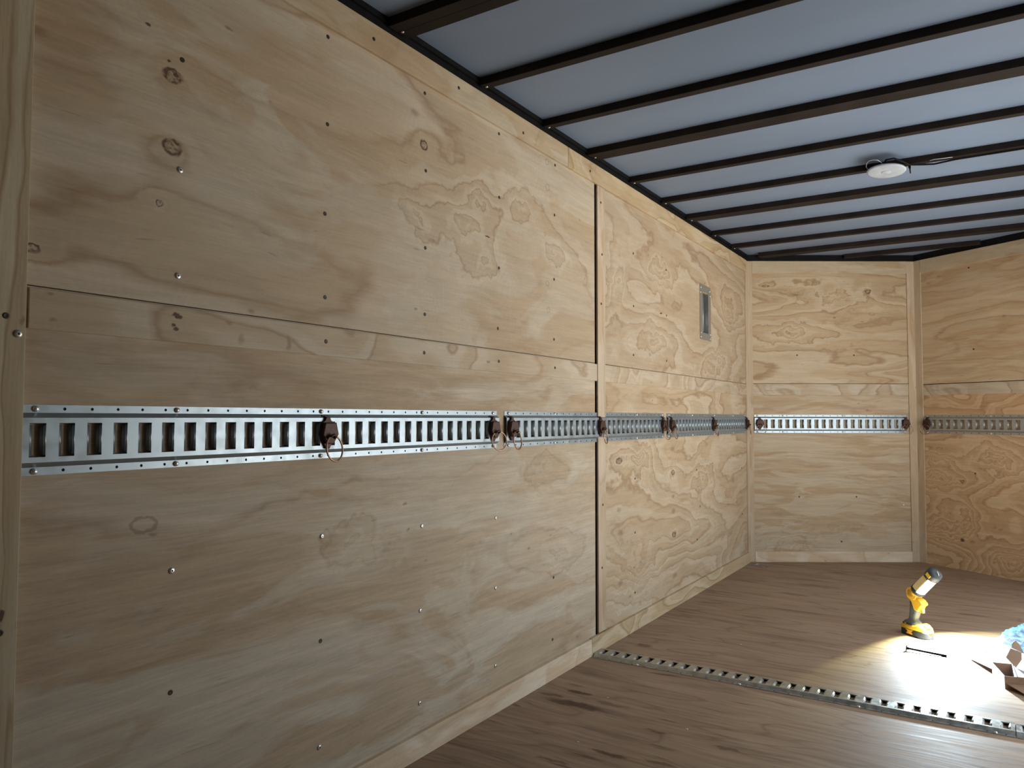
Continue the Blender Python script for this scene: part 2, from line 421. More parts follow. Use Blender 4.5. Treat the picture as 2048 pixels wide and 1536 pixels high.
# ---- materials per panel
w_up = wood('plywood_upper_near', 1, [(0.947, 1.723, .022, .016, 'r'), (0.955, 1.728, .008, .006, 'd'), (0.938, 1.752, .004, .004, 'd'), (0.950, 1.570, .022, .018, 'r'),
    (0.924, 1.443, .010, .008, 'r'), (0.680, 1.303, .014, .009, 'r'), (1.788, 1.834, .018, .016, 'r'), (0.888, 1.810, .007, .004, 'd'),
    (0.678, 1.703, .02, .009, 's'), (1.744, 1.92, .022, .014, 's'), (2.546, 2.0, .013, .012, 'p'), (2.55, 1.9, .016, .013, 'p'), (2.821, 1.831, .006, .005, 's'),
    (2.53, 1.712, .010, .009, 'p'), (2.569, 1.613, .012, .008, 'p'), (2.549, 1.521, .013, .010, 'p'), (2.557, 1.418, .013, .011, 'p'), (2.866, 1.59, .008, .006, 's'),
    (2.507, 1.82, .010, .004, 's'), (2.134, 1.62, .02, .003, 'd'), (2.10, 1.706, .10, .05, 'w'), (2.00, 1.63, .09, .05, 'w'), (2.12, 1.54, .10, .06, 'w'),
    (2.35, 1.78, .14, .07, 'w'), (2.62, 1.66, .2, .09, 'w'), (1.771, 1.57, .02, .004, 's'), (1.77, 1.62, .1, .06, 'w')],
    K=6.5, contrast=0.9, chatter=0.5, lines=0.3)
w_low = wood('plywood_lower_near', 2, [(0.905, 0.782, .03, .018, 'p'), (2.62, 0.46, .3, .12, 'w'), (2.52, 0.80, .25, .1, 'w'), (1.50, 0.66, .12, .06, 'w')], K=6.0, contrast=0.6, fine=1.4, sx=0.5, sy=1.6, bsy=6.5, lines=0.25)
w_upR = wood('plywood_upper_far', 3, [(3.741, 1.543, .016, .005, 'd'), (3.587, 1.315, .02, .01, 's'), (3.72, 1.75, .2, .08, 'w'), (3.66, 1.40, .25, .09, 'w'),
    (4.75, 1.36, .16, .07, 'w'), (4.95, 1.70, .14, .1, 'w'), (3.2, 1.62, .1, .12, 'w'), (4.5, 1.30, .12, .05, 'w')], K=10, contrast=1.0, col=(0.93, 0.91, 0.89), amin=0.6, lines=0.5)  # panel tint darkened to tone down light from the added doorway
w_lowR = wood('plywood_lower_far', 4, [(3.208, .801, .035, .014, 'r'), (3.206, .578, .03, .012, 's'), (3.218, .475, .035, .014, 's'), (3.218, .244, .03, .014, 's'),
    (3.894, .832, .035, .015, 's'), (3.898, .707, .025, .013, 'r'), (3.896, .58, .025, .011, 's'), (3.901, .502, .032, .015, 's'), (3.906, .375, .028, .013, 'r'),
    (3.916, .159, .035, .015, 's'), (3.44, .80, .16, .07, 'w'), (3.42, .26, .2, .09, 'w'), (4.4, .65, .2, .1, 'w')], K=12, contrast=1.0, col=(0.99, 0.95, 0.89), chatter=1.4, amin=0.6, lines=0.8)
w_vup = wood('plywood_front_upper', 5, [(0.131, 1.929, .028, .007, 'r'), (0.858, 1.892, .02, .017, 'r'), (0.342, 1.866, .03, .01, 's'), (0.883, 1.732, .02, .011, 'p'),
    (0.128, 1.223, .03, .006, 's'), (0.60, 1.86, .3, .05, 'w'), (0.3, 1.60, .2, .06, 'w')], K=9, contrast=1.0, sx=0.6, sy=3.6, col=(1.0, 0.95, 0.87), amin=0.65, lines=0.9, bsy=9)
w_vlow = wood('plywood_front_lower', 6, [(0.32, .13, .13, .07, 'w'), (0.55, .25, .2, .06, 'w'), (0.64, .14, .008, .004, 'd')], K=6.0, contrast=0.45, fine=1.3, col=(0.99, 0.94, 0.86), sx=0.4, sy=4.0, lines=0.7, bsy=14)
w_wup = wood('plywood_right_front_upper', 7, [(0.11, 1.935, .02, .008, 's'), (0.19, 1.967, .02, .008, 's'), (0.188, 1.583, .02, .007, 's'), (0.62, 1.64, .015, .008, 's')],
    K=8.5, contrast=0.9, sx=0.4, sy=4.2, col=(1.08, 0.99, 0.87), lines=0.8, bsy=11)
w_wlow = wood('plywood_right_front_lower', 8, [(0.312, .197, .016, .012, 'd'), (0.322, .582, .014, .012, 'r'), (0.14, .70, .12, .045, 'w'), (0.12, .26, .12, .05, 'w'),
    (0.16, .60, .1, .035, 'w'), (0.55, .74, .15, .06, 'w'), (0.62, .12, .15, .05, 'w'), (0.3, .30, .12, .08, 'w')], K=13.0, contrast=1.15, sx=1.3, sy=3.0, col=(1.09, 0.91, 0.72), amin=0.8, lines=0.7)
w_gen = wood('plywood_plain', 9, [], K=7)
w_strip = wood('plywood_strip', 10, [(0.959, 1.193, .006, .004, 'd'), (0.967, 1.213, .013, .005, 'd'), (0.965, 1.186, .007, .004, 'd'), (0.712, 1.223, .006, .004, 's'),
    (0.718, 1.178, .008, .004, 's'), (1.095, 1.212, .012, .006, 's'), (1.129, 1.179, .010, .012, 's'), (1.268, 1.18, .008, .02, 's')], K=10, contrast=0.95, sx=1.2, sy=2.0)
w_strip2 = wood('plywood_strip_far', 11, [], K=11, contrast=1.0, amin=0.6, lines=0.6, sx=1.6, sy=2.4)
w_top = wood('plywood_top_strip', 12, [], K=7, contrast=0.7, sx=1.3, sy=2.2, col=(1.04, 1.03, 0.98))
w_top2 = wood('plywood_top_strip_far', 13, [], K=10, contrast=1.1, amin=0.6, lines=0.8, sx=1.2, sy=3.0, col=(1.04, 1.0, 0.88))
w_base = wood('plywood_base_strip', 14, [], K=6, contrast=0.55, sx=1.2, sy=2.2, col=(1.36, 1.36, 1.36))
w_post = wood('pine_post', 15, [], grain='y', K=5, contrast=0.6, sx=0.5, sy=6, col=(1.06, 1.03, 1.0))
w_edge = wood('pine_corner_post', 16, [(0.640, 0.66, .006, .010, 'd')], grain='y', K=9, contrast=1.0, sx=0.45, sy=7, col=(0.98, 1.0, 0.94))

HOLE = (4.41, 4.515, 1.494, 1.748)
sL = [(0.969, 1.527), (0.969, 1.299), (1.388, 0.696), (0.969, 0.679), (1.79, 0.674), (2.19, 0.654), (2.19, 0.415), (1.785, 0.424), (2.19, 0.152), (1.785, 0.153), (1.388, 0.167)]
sD = [(1.388, 1.999), (1.79, 1.996), (1.39, 1.766), (0.969, 1.767), (1.385, 1.528), (1.389, 1.31), (1.797, 1.756), (1.797, 1.517), (1.797, 1.313), (2.204, 2.002),
      (2.206, 1.775), (2.206, 1.524), (2.2, 1.31), (1.388, 0.432), (0.972, 0.428), (2.61, 2.005), (2.605, 1.803), (2.601, 1.545), (2.6, 1.307), (2.587, 0.145), (2.595, 0.38)]
sD2 = [(3.384, 1.793), (3.384, 1.537), (3.38, 1.3), (3.817, 1.784), (3.82, 1.541), (3.815, 1.299), (3.39, .709), (3.387, .453), (3.383, .171), (4.333, .484),
       (4.28, .30), (4.28, .70), (5.2, .66), (5.2, .35)]
wl = wall('wall_left', FL, Y0, Y1, [
    (Y0, 0.60, 0, H, w_gen),
    (0.60, 2.962, 1.237, H, w_up),
    (0.60, 2.962, 0, 1.235, w_low),
    (2.995, Y1, 1.237, H, w_upR, HOLE),
    (2.995, Y1, 0, 1.235, w_lowR)], [(sL, SCREW_L), (sD, SCREW_D), (sD2, SCREW_D)])
wf = wall('wall_front_left', FV, -0.06, VL + 0.06, [
    (0, VL, 1.241, H, w_vup), (0, VL, 0, 1.239, w_vlow)],
    [([(1.081, .394)], SCREW_L), ([(0.35, 1.44), (0.75, 1.44), (0.35, .45), (0.75, .45), (0.64, .14)], SCREW_D)])
wg = wall('wall_front_right', FW, -0.06, VL + 0.06, [
    (0, VL, 1.235, H, w_wup), (0, VL, 0, 1.231, w_wlow)], [([(0.40, 1.99), (0.42, 1.45), (0.41, .64)], SCREW_D)])
d0, d1 = Y1 - FILL_DOOR[1], Y1 - FILL_DOOR[0]
wall('wall_right', FR, d1, Y1 - Y0, [(d1, 4.8, 0, H, w_gen), (4.804, Y1 - Y0, 0, H, w_gen)])
q = MB(); q.box((0, -0.02, -0.075), (d0, H, -0.05)); q.box((d0, FILL_DOOR[3], -0.075), (d1, H, -0.05)); q.box((d0, -0.02, -0.075), (d1, FILL_DOOR[2], -0.05))
wr = q.build('wall_right_front', M['backing']); wr.matrix_world = FR; wr['kind'] = 'structure'
for a0, a1, b0, b1 in ((0, d0, 0, H), (d0, d1, FILL_DOOR[3], H), (d0, d1, 0, FILL_DOOR[2])):
    q = MB(); q.box((a0, b0, -PT), (a1, b1, 0)); q.build('plywood_panel', w_gen, wr)
q = MB()
q.box((d0 - .02, FILL_DOOR[2] - .02, -0.09), (d0, FILL_DOOR[3] + .02, 0.004)); q.box((d1, FILL_DOOR[2] - .02, -0.09), (d1 + .02, FILL_DOOR[3] + .02, 0.004))
q.box((d0, FILL_DOOR[3], -0.09), (d1, FILL_DOOR[3] + .02, 0.004)); q.box((d0, FILL_DOOR[2] - .02, -0.09), (d1, FILL_DOOR[2], 0.004))
o = q.build('added_door_1', M['black_steel']); o.matrix_world = FR; o['kind'] = 'structure'  # frame of the added, unseen doorway
wall('wall_rear', FB, 0, XR, [(0, XR, 0, H, w_gen)])

# ---- battens (trim)
trim(FL, 0.30, 0.667, 0.0, H, 0.014, w_edge, scr=[(0.634, 1.175), (0.640, 0.63)])
screws(wl, [], SCREW_L)
o = link_mesh('screw', SCREW_L, bpy.data.objects['trim_1'], (0.654, 1.145, 0.014)); o.scale = (1.35, 1.35, 1.2); o['label'] = 'bright washer-head screw'
trim(FL, 0.667, 2.70, 2.022, H, 0.011, w_top, scr=[(1.55, 2.06), (1.95, 2.07), (2.35, 2.05)])
trim(FL, 2.702, 5.33, 2.022, H, 0.011, w_top2, scr=[(2.9, 2.06)])
trim(FL, 0.675, 2.977, 1.158, 1.232, 0.0045, w_strip, scr=[(1.39, 1.195), (1.79, 1.195), (2.2, 1.195), (2.6, 1.195)])
trim(FL, 3.052, 5.325, 1.158, 1.232, 0.0045, w_strip2)
trim(FL, 2.977, 3.052, 0.078, 2.021, 0.008, w_post, scr=[(3.01, 1.95), (3.02, 1.72), (3.01, 1.50), (3.02, .62), (3.01, .35)])
trim(FL, 0.667, 2.90, 0.0, 0.072, 0.014, w_base, name='baseboard_left_near')
trim(FL, 2.902, 5.34, 0.0, 0.074, 0.014, w_top2, name='baseboard_left_far')
trim(FL, 5.325, 5.3765, 0.0, H, 0.008, w_post)
trim(FV, 0.0, 0.036, 0.0, H, 0.008, w_post)
trim(FV, 0.036, 1.128, 2.018, H, 0.010, w_top)
trim(FV, 0.036, 1.128, 1.160, 1.236, 0.004, w_strip2)
trim(FV, 0.036, 1.128, 0.0, 0.072, 0.010, w_base, name='baseboard_front_left')
trim(FV, 1.128, VL, 0.0, H, 0.008, w_post)
trim(FW, 0.0, 0.055, 0.0, H, 0.008, w_post)
trim(FW, 0.055, VL, 2.016, H, 0.010, w_top)
trim(FW, 0.055, VL, 1.156, 1.230, 0.0025, w_strip2)

# ---- floor and ceiling
FO = [(0, Y0), (XR, Y0), (XR, Y1), (XA, YA), (0, Y1)]
def slab(name, z0, z1, m, grow=0.0):
    q = MB(); c = (XA, 2.5)
    pts = [(x + (grow if x > XA + .01 else (-grow if x < XA - .01 else 0)), y + (grow if y > 2.5 else -grow)) for x, y in FO]
    q.prism(pts, z0, z1)
    o = q.build(name, m); o['kind'] = 'structure'; return o
slab('floor', -0.03, 0.0, M['floor'], 0.06)
slab('ceiling', CZ, CZ + 0.012, M['ceiling'], 0.07)
# black top rails along the walls
def top_rail(F, x0, x1):
    trim_no[0] += 1
    q = MB(); q.box((x0, H + 0.0005, -0.06), (x1, CZ - 0.0002, 0.004)); q.box((x0, H + 0.026, 0.004), (x1, CZ - 0.0002, 0.013))
    o = q.build('trim_%d' % trim_no[0], M['black_steel']); o.matrix_world = F; o['kind'] = 'structure'
top_rail(FL, Y0, Y1 - 0.002); top_rail(FV, 0.004, VL + .012); top_rail(FW, 0.001, VL - 0.01); top_rail(FR, 0.006, Y1 - Y0); top_rail(FB, 0.014, XR - .014)

# ---------------------------------------------------------------- roof beams
NB = [('narrow', 5.700), ('wide', 5.332), ('narrow', 4.973), ('narrow', 4.556), ('wide', 4.103), ('narrow', 3.724), ('narrow', 3.315),
      ('wide', 2.869), ('narrow', 2.492), ('narrow', 2.065), ('wide', 1.607), ('narrow', 1.20), ('narrow', 0.79), ('wide', 0.38), ('narrow', 0.0), ('narrow', -.4), ('wide', -.8), ('narrow', -1.2)]
ORD = ['first', 'second', 'third', 'fourth', 'fifth', 'sixth', 'seventh', 'eighth', 'ninth', 'tenth', 'eleventh', 'twelfth', 'thirteenth', 'fourteenth', 'fifteenth', 'sixteenth', 'seventeenth', 'eighteenth']
for i, (kind, y) in enumerate(NB):
    wd = 0.085 if kind == 'wide' else 0.035
    x0, x1 = 0.014, XR - 0.014
    if y > Y1 - wd:
        k = (y + wd - Y1)/(YA - Y1)*XA + 0.03; x0, x1 = k, XR - k
    q = MB()
    if kind == 'wide':
        q.box((x0, 0, -0.028), (x1, 0.041, 0)); q.box((x0, 0.044, -0.027), (x1, wd, 0)); q.box((x0, 0.038, -0.024), (x1, 0.046, 0))
    else:
        q.box((x0, 0, -0.028), (x1, wd, 0), 0, 0.002)
    o = q.build('roof_beam', M['beam'], None, (0, y, CZ))
    setprops(o, '%s black steel roof beam under the grey ceiling, %s back from the front V wall' % (kind, ORD[i]), 'beam', 'black roof beams')
    # screws / weld marks at the wall end
    if 1.5 < y < 5.3:
        mm = MB()
        mm.lathe([(0.0001, 0), (0.005, 0.0), (0.0045, -0.003), (0.0001, -0.0035)], 8)
        s = mm.build('screw', M['screw_light'], o, (0.03, wd*0.5, -0.0282))

# ---------------------------------------------------------------- slotted tie-down rails
P = 0.0508
def rail_mesh(n, name, mat):
    q = MB(); bm = q.bm
    W = 0.127; fl = 0.0145; st = 0.0235; z0 = 0.002; z1 = 0.0125
    sw, s0, s1 = 0.028, 0.033, 0.094
    def hole_cell(x, ya, yb):
        cx, cy = x + P/2, (ya + yb)/2; r = 0.0030
        outer = [(x+P, cy), (x+P, yb), (cx, yb), (x, yb), (x, cy), (x, ya), (cx, ya), (x+P, ya)]
        ang = [0, 45, 90, 135, 180, 225, 270, 315]
        inn = [(cx + r*math.cos(math.radians(a)), cy + r*math.sin(math.radians(a))) for a in ang]
        for k in range(8):
            j = (k+1) % 8
            q.quad([(*outer[k], z0), (*outer[j], z0), (*inn[j], z0), (*inn[k], z0)])
            q.quad([(*inn[k], z0), (*inn[j], z0), (*inn[j], 0.0004), (*inn[k], 0.0004)], 1)
        f = q.quad([(*p, 0.0004) for p in inn], 1)
    for i in range(n):
        x = i*P
        hole_cell(x, 0, fl); hole_cell(x, W - fl, W)
        for ya, yb, za, zb in ((fl, st, z0, z1), (W - st, W - fl, z1, z0)):
            q.quad([(x, ya, za), (x+P/2, ya, za), (x+P/2, yb, zb), (x, yb, zb)])
            q.quad([(x+P/2, ya, za), (x+P, ya, za), (x+P, yb, zb), (x+P/2, yb, zb)])
        xs = [x, x + (P-sw)/2, x + (P+sw)/2, x+P]; ys = [st, s0, s1, W - st]
        for a in range(3):
            for c in range(3):
                if a == 1 and c == 1: continue
                q.quad([(xs[a], ys[c], z1), (xs[a+1], ys[c], z1), (xs[a+1], ys[c+1], z1), (xs[a], ys[c+1], z1)])
        for e, sgn in ((xs[1], 1), (xs[2], -1)):
            prof = [(0, z1), (0.0026*sgn, z1 - 0.0008), (0.0062*sgn, z1 - 0.0038), (0.0082*sgn, z1 - 0.0095)]
            for k in range(3):
                (d0, h0), (d1, h1) = prof[k], prof[k+1]
                f = q.quad([(e+d0, s0+.004, h0), (e+d1, s0+.005+.001*k, h1), (e+d1, s1-.005-.001*k, h1), (e+d0, s1-.004, h0)]); f.smooth = True
        for yy, sg in ((s0, 1), (s1, -1)):
            q.quad([(xs[1], yy, z1), (xs[2], yy, z1), (xs[2], yy + .001*sg, z1 - .003), (xs[1], yy + .001*sg, z1 - .003)])
    # closed thin ends
    bmesh.ops.remove_doubles(bm, verts=bm.verts[:], dist=1e-5)
    for f in bm.faces:
        f.normal_update()
        if f.normal.z < -0.01: f.normal_flip()
    return q.mesh(name, [mat, M['hole']], recalc=False)

b = MB(); b.lathe([(0.0001, 0), (0.0058, 0), (0.0056, 0.0025), (0.0038, 0.0042), (0.0001, 0.0048)], 14)
BOLT = b.mesh('rail_screw', [M['screw_light']])
def rail(F, x0, n, y0, label, mat='galv', scr=()):
    root = empty('tie_down_rail', mat=F @ Matrix.Translation((x0, y0, 0)), label=label, cat='rail', group='slotted steel tie-down rails')
    o = link_mesh('slotted_channel', rail_mesh(n, 'slotted_channel', M[mat]), root)
    md = o.modifiers.new('thickness', 'SOLIDIFY'); md.thickness = 0.0016; md.offset = -1
    for k in scr:
        for yy in (0.00725, 0.127 - 0.00725):
            s = link_mesh('screw', BOLT, root, (k, yy, 0.002))
    return root
RZ = 0.8944
rail(FL, 0.667, 30, RZ, 'long galvanised slotted rail on left wall, the nearest, starting at the corner post', scr=[0.0254, 0.305, 0.711, 1.118, 1.50])
rail(FL, 2.240, 30, RZ, 'galvanised slotted rail crossing the vertical black gap in the left wall', scr=[0.0254, 0.36, 0.76, 1.17, 1.50])
rail(FL, 3.806, 30, RZ, 'far galvanised slotted rail on left wall, ending at the front corner', 'galv', scr=[0.0254, 0.40, 0.80, 1.2, 1.48])
rail(FV, 0.042, 21, RZ, 'short slotted rail on the narrow left panel of the front wall', scr=[0.02, 0.2, 0.62, 1.04])
rail(FW, 0.062, 22, RZ, 'dull slotted rail on the brown right panel of the front wall', 'galv2', scr=[0.02, 0.46, 0.87])
FF = Matrix(((1, 0, 0, 0), (0, 1, 0, 0), (0, 0, 1, 0), (0, 0, 0, 1)))
r1 = rail(FF, 0.018, 29, 2.889, 'scuffed slotted rail running across the floor from the left wall', 'galv_floor', scr=[0.2, 0.61, 1.02, 1.42])
r2 = rail(FF, 1.4935, 9, 2.889, 'short end piece of floor rail beyond the joint at the right edge', 'galv_floor', scr=[0.03])

# ---------------------------------------------------------------- ring fittings
b = MB()
out = [(-0.007, 0.012), (0.007, 0.012), (0.007, 0.002), (0.018, 0.0), (0.026, -0.030), (0.010, -0.056), (0.006, -0.064), (-0.006, -0.064), (-0.010, -0.056), (-0.026, -0.030), (-0.018, 0.0), (-0.007, 0.002)]
plate = [(x*0.92, y) for x, y in out]
b.prism(plate, 0.013, 0.019, bev=0.0015)
b.prism([(-0.017, -0.002), (0.017, -0.002), (0.024, -0.030), (0.009, -0.052), (-0.009, -0.052), (-0.024, -0.030)], 0.019, 0.030, bev=0.003)
FIT_PLATE = b.mesh('clip_body', [M['rust']])
b = MB()
b.box((-0.0065, -0.055, 0.003), (0.0065, 0.014, 0.0135)); b.box((-0.012, 0.004, 0.002), (0.012, 0.016, 0.010), 0, 0.001)
FIT_TONGUE = b.mesh('spring_tongue', [M['rust']])
b = MB()
b.tube([(-0.012, -0.040, 0.026), (-0.008, -0.034, 0.038), (0.0, -0.030, 0.041), (0.008, -0.034, 0.038), (0.012, -0.040, 0.026)], 0.003, 8)
FIT_LOOP = b.mesh('ring_loop', [M['rust']])
b = MB()
rr = 0.030
b.tube([(rr*math.cos(2*PI*k/28), rr*math.sin(2*PI*k/28), 0) for k in range(28)], 0.0022, 8, closed=True)
FIT_RING = b.mesh('ring', [M['copper']])
def fitting(F, x, z, label, tilt=0.0, shift=0.0):
    root = empty('tie_down_ring', mat=F @ Matrix.Translation((x, z + 0.003, 0)) @ Matrix.Diagonal((1.15, 1.08, 1.0, 1)), label=label, cat='tie-down ring', group='rusty tie-down rings clipped into the rails')
    for nm, me in (('clip_body', FIT_PLATE), ('spring_tongue', FIT_TONGUE), ('ring_loop', FIT_LOOP)): link_mesh(nm, me, root)
    c = Vector((shift, -0.034 - rr + 0.001, 0.0375))
    link_mesh('ring', FIT_RING, root, mat=Matrix.Translation(c) @ Matrix.Rotation(math.radians(-8), 4, 'X') @ Matrix.Rotation(math.radians(tilt), 4, 'Y'))
FZ = 0.985
fitting(FL, 1.388, FZ, 'large near tie-down ring in rusty clip halfway along the nearest wall rail', 12, 0.004)
fitting(FL, 2.150, FZ, 'rusty tie-down ring at the far end of the nearest wall rail', -14, 0.004)
fitting(FL, 2.268, FZ, 'reddish tie-down ring at the near end of the second wall rail', 10, 0.003)
fitting(FL, 2.985, FZ, 'tie-down ring beside the vertical post, halfway along the second wall rail', 14, 0.004)
fitting(FL, 3.722, FZ, 'tie-down ring ending the second wall rail, close before another ring', -10, 0.002)
fitting(FL, 3.842, FZ, 'tie-down ring beginning the far wall rail, just after the small gap', 8, 0.003)
fitting(FL, 4.555, FZ, 'tie-down ring below the recessed metal plate, midway on the far wall rail', 12, 0.002)
fitting(FL, 5.285, FZ, 'tie-down ring in the front left corner at the end of the far wall rail', 10, 0.0)
fitting(FV, 0.076, FZ, 'tie-down ring at left end of the short front rail', 6, 0.004)
fitting(FV, 1.098, FZ, 'tie-down ring at right end of the short front rail, left of the nose post', -8, 0.0)
fitting(FW, 0.088, FZ, 'tie-down ring on the dull right front rail, right of the nose post', 8, -0.002)

# ---------------------------------------------------------------- recessed metal plate in the left wall
root = empty('recessed_socket_plate', mat=FL @ Matrix.Translation((4.4575, 1.63, 0)), label='upright galvanised metal plate with dark recessed slot, high on far left wall', cat='metal plate')
fx, fy = 0.100, 0.165; hx, hy = 0.050, 0.123
b = MB()
for a0, c0, a1, c1 in ((-fx, -fy, -hx, fy), (hx, -fy, fx, fy), (-hx, -fy, hx, -hy), (-hx, hy, hx, fy)):
    b.box((a0, c0, 0.0005), (a1, c1, 0.0035))
b.build('frame', M['galv2'], root)
b = MB(); d = -0.048
for a0, c0, a1, c1 in ((-hx - .001, -hy, -hx, hy), (hx, -hy, hx + .001, hy), (-hx, -hy - .001, hx, -hy), (-hx, hy, hx, hy + .001)):
    b.box((a0, c0, d), (a1, c1, 0.001))
b.box((-hx, -hy, d - 0.001), (hx, hy, d))
b.build('recess_box', M['galv2'], root)
b = MB(); b.tube([(0.012, -0.112, -0.028), (0.012, 0.105, -0.028)], 0.017, 14)
b.build('round_bar', M['galv'], root)
b = MB(); b.box((-0.049, -0.075, -0.020), (-0.022, 0.035, -0.006), 0, 0.002)
b.build('latch', M['galv2'], root)
b = MB(); b.lathe([(0.0001, 0), (0.0075, 0), (0.007, 0.003), (0.004, 0.005), (0.0001, 0.0055)], 12)
RIV = b.mesh('rivet', [M['screw_light']])
for x, y in ((-0.082, 0.145), (0.082, 0.140), (-0.088, 0.115), (0.088, 0.112), (-0.08, -0.125), (-0.086, -0.15), (0.082, -0.150), (0.086, -0.125)):
    s = link_mesh('rivet', RIV, root, (x, y, 0.0035)); s.scale = (.75, .75, .75)

# ---------------------------------------------------------------- ceiling puck lamp, its cable and tie
root = empty('ceiling_lamp', (1.079, 3.668, 2.094), label='round white puck lamp hanging by its wire under a black roof beam', cat='lamp')
root.rotation_euler = (math.radians(-5), math.radians(2), 0)
b = MB(); b.lathe([(0.0001, 0.004), (0.030, 0.004), (0.060, 0.003), (0.076, -0.002), (0.079, -0.006), (0.076, -0.010), (0.070, -0.0115), (0.030, -0.0125), (0.0001, -0.0128)], 48)
b.build('housing', M['white_plastic'], root)
b = MB(); b.lathe([(0.0001, -0.0129), (0.020, -0.0128), (0.018, -0.0138), (0.0001, -0.0142)], 24)
b.build('switch', M['white_plastic'], root)
b = MB(); b.lathe([(0.0001, 0.004), (0.014, 0.004), (0.014, 0.020), (0.0001, 0.020)], 16)
b.build('mounting_stub', M['dark_plastic'], root)
b = MB()
LI = root.matrix_basis.inverted() if False else (Matrix.Translation((1.079, 3.668, 2.094)) @ root.rotation_euler.to_matrix().to_4x4()).inverted()
b.tube([tuple(LI @ Vector(p)) for p in ((1.012, 3.645, 2.094), (1.003, 3.628, 2.108), (1.010, 3.595, 2.113), (1.022, 3.570, 2.114), (1.038, 3.560, 2.113), (1.056, 3.570, 2.112), (1.066, 3.595, 2.108), (1.074, 3.625, 2.100))], 0.0015, 8); b.build('wire', M['white_plastic'], root)
b = MB()
b.tube([(1.07, 3.640, 2.108), (1.085, 3.600, 2.116), (1.115, 3.610, 2.120), (1.145, 3.670, 2.118), (1.17, 3.715, 2.112), (1.22, 3.735, 2.110), (1.26, 3.735, 2.105), (1.34, 3.742, 2.113), (1.5, 3.744, 2.114), (1.75, 3.742, 2.114), (1.97, 3.744, 2.114)], 0.004, 8)
o = b.build('power_cable', M['black_steel'], None)
setprops(o, 'black cable running along the underside of the beam beside the puck lamp', 'cable')
b = MB()
b.tube([(1.246, 3.690, 2.110), (1.262, 3.690, 2.112), (1.285, 3.700, 2.114), (1.33, 3.716, 2.117)], 0.0015, 6)
o = b.build('lamp_wire', M['white_plastic'], None)
setprops(o, 'thin pale wire end hanging from the beam just right of the puck lamp', 'wire')
root = empty('cable_tie', (1.165, 3.742, 2.115), label='black cable tie looped round the beam right of the puck lamp', cat='cable tie')
b = MB(); b.tube([(0, -0.022, 0.010), (0, -0.024, -0.006), (0, 0, -0.011), (0, 0.022, -0.006), (0, 0.022, 0.012)], 0.0025, 8); b.build('strap', M['black_steel'], root)
b = MB(); b.tube([(0.0, -0.020, -0.008), (0.002, -0.024, -0.022), (0.004, -0.022, -0.040)], 0.0025, 8); b.box((-.004, -.026, -.014), (.005, -.016, -.006)); b.build('tail', M['black_steel'], root)

# ---------------------------------------------------------------- cordless work light on the floor
AZ = math.radians(-38)
lamp_pos = Vector((1.137, 3.985, 0))
root = empty('work_light', mat=Matrix.Translation(lamp_pos) @ Matrix.Rotation(AZ, 4, 'Z'), label='yellow and black cordless work light standing lit on the floor', cat='work light')
def loft_x(secs, n=5):      # sections: (x, halfwidth, z0, z1, corner) stacked along x
    rings = []
    for x, hw, z0, z1, r in secs:
        rings.append([Vector((x, p[0], (z0+z1)/2 + p[1])) for p in rrect(2*hw, z1 - z0, min(r, (z1-z0)/2*.98, hw*.98), n)])
    return rings
b = MB()
b.rings(loft_x([(-0.060, 0.030, 0.004, 0.030, .006), (-0.058, 0.036, 0.0, 0.033, .006), (0.045, 0.036, 0.0, 0.033, .006), (0.060, 0.032, 0.0, 0.032, .006), (0.068, 0.024, 0.001, 0.030, .006), (0.071, 0.014, 0.003, 0.028, .006)]))
batt = b.build('battery_pack', M['dark_plastic'], root)
b = MB()
b.rings(loft_x([(-0.061, 0.030, 0.030, 0.044, .005), (-0.058, 0.0375, 0.027, 0.048, .006), (0.010, 0.0375, 0.029, 0.050, .007), (0.026, 0.037, 0.027, 0.060, .012), (0.040, 0.036, 0.024, 0.058, .014),
                (0.055, 0.032, 0.021, 0.049, .012), (0.066, 0.024, 0.019, 0.038, .009), (0.071, 0.015, 0.018, 0.028, .005)]))
b.build('battery_cover', M['yellow'], batt)
b = MB(); b.box((0.044, -0.013, 0.0), (0.064, 0.013, 0.005), 0, 0.002)
o = b.build('release_button', M['grey_plastic'], batt, mat=Matrix.Translation((0.004, 0, 0.0515)) @ Matrix.Translation((0.05, 0, 0)) @ Matrix.Rotation(math.radians(38), 4, 'Y') @ Matrix.Translation((-0.055, 0, 0.0)))
def text_mesh(name, s, size, mat, parent, Mx, depth=0.0004):
    cu = bpy.data.curves.new(name, 'FONT'); cu.body = s; cu.size = size; cu.extrude = depth; cu.align_x = 'CENTER'; cu.align_y = 'CENTER'
    t = bpy.data.objects.new(name, cu); COL.objects.link(t)
    dg = bpy.context.evaluated_depsgraph_get(); dg.update()
    me = bpy.data.meshes.new_from_object(t.evaluated_get(dg)); bpy.data.objects.remove(t)
    me.materials.clear(); me.materials.append(mat)
    return link_mesh(name, me, parent, mat=Mx)
side = lambda x, z, y=-0.0368: Matrix.Translation((x, y, z)) @ Matrix.Rotation(PI/2, 4, 'X')
b = MB(); b.prism([(-0.022, -0.0), (0.022, 0), (0.010, -0.007), (0.018, -0.020), (-0.018, -0.020), (-0.010, -0.007)], 0, 0.0008, M=side(-0.012, 0.028))
b.build('side_emblem', M['yellow'], batt)
text_mesh('battery_lettering', 'XR', 0.017, M['orange_print'], batt, side(-0.010, 0.0165, -0.0378))
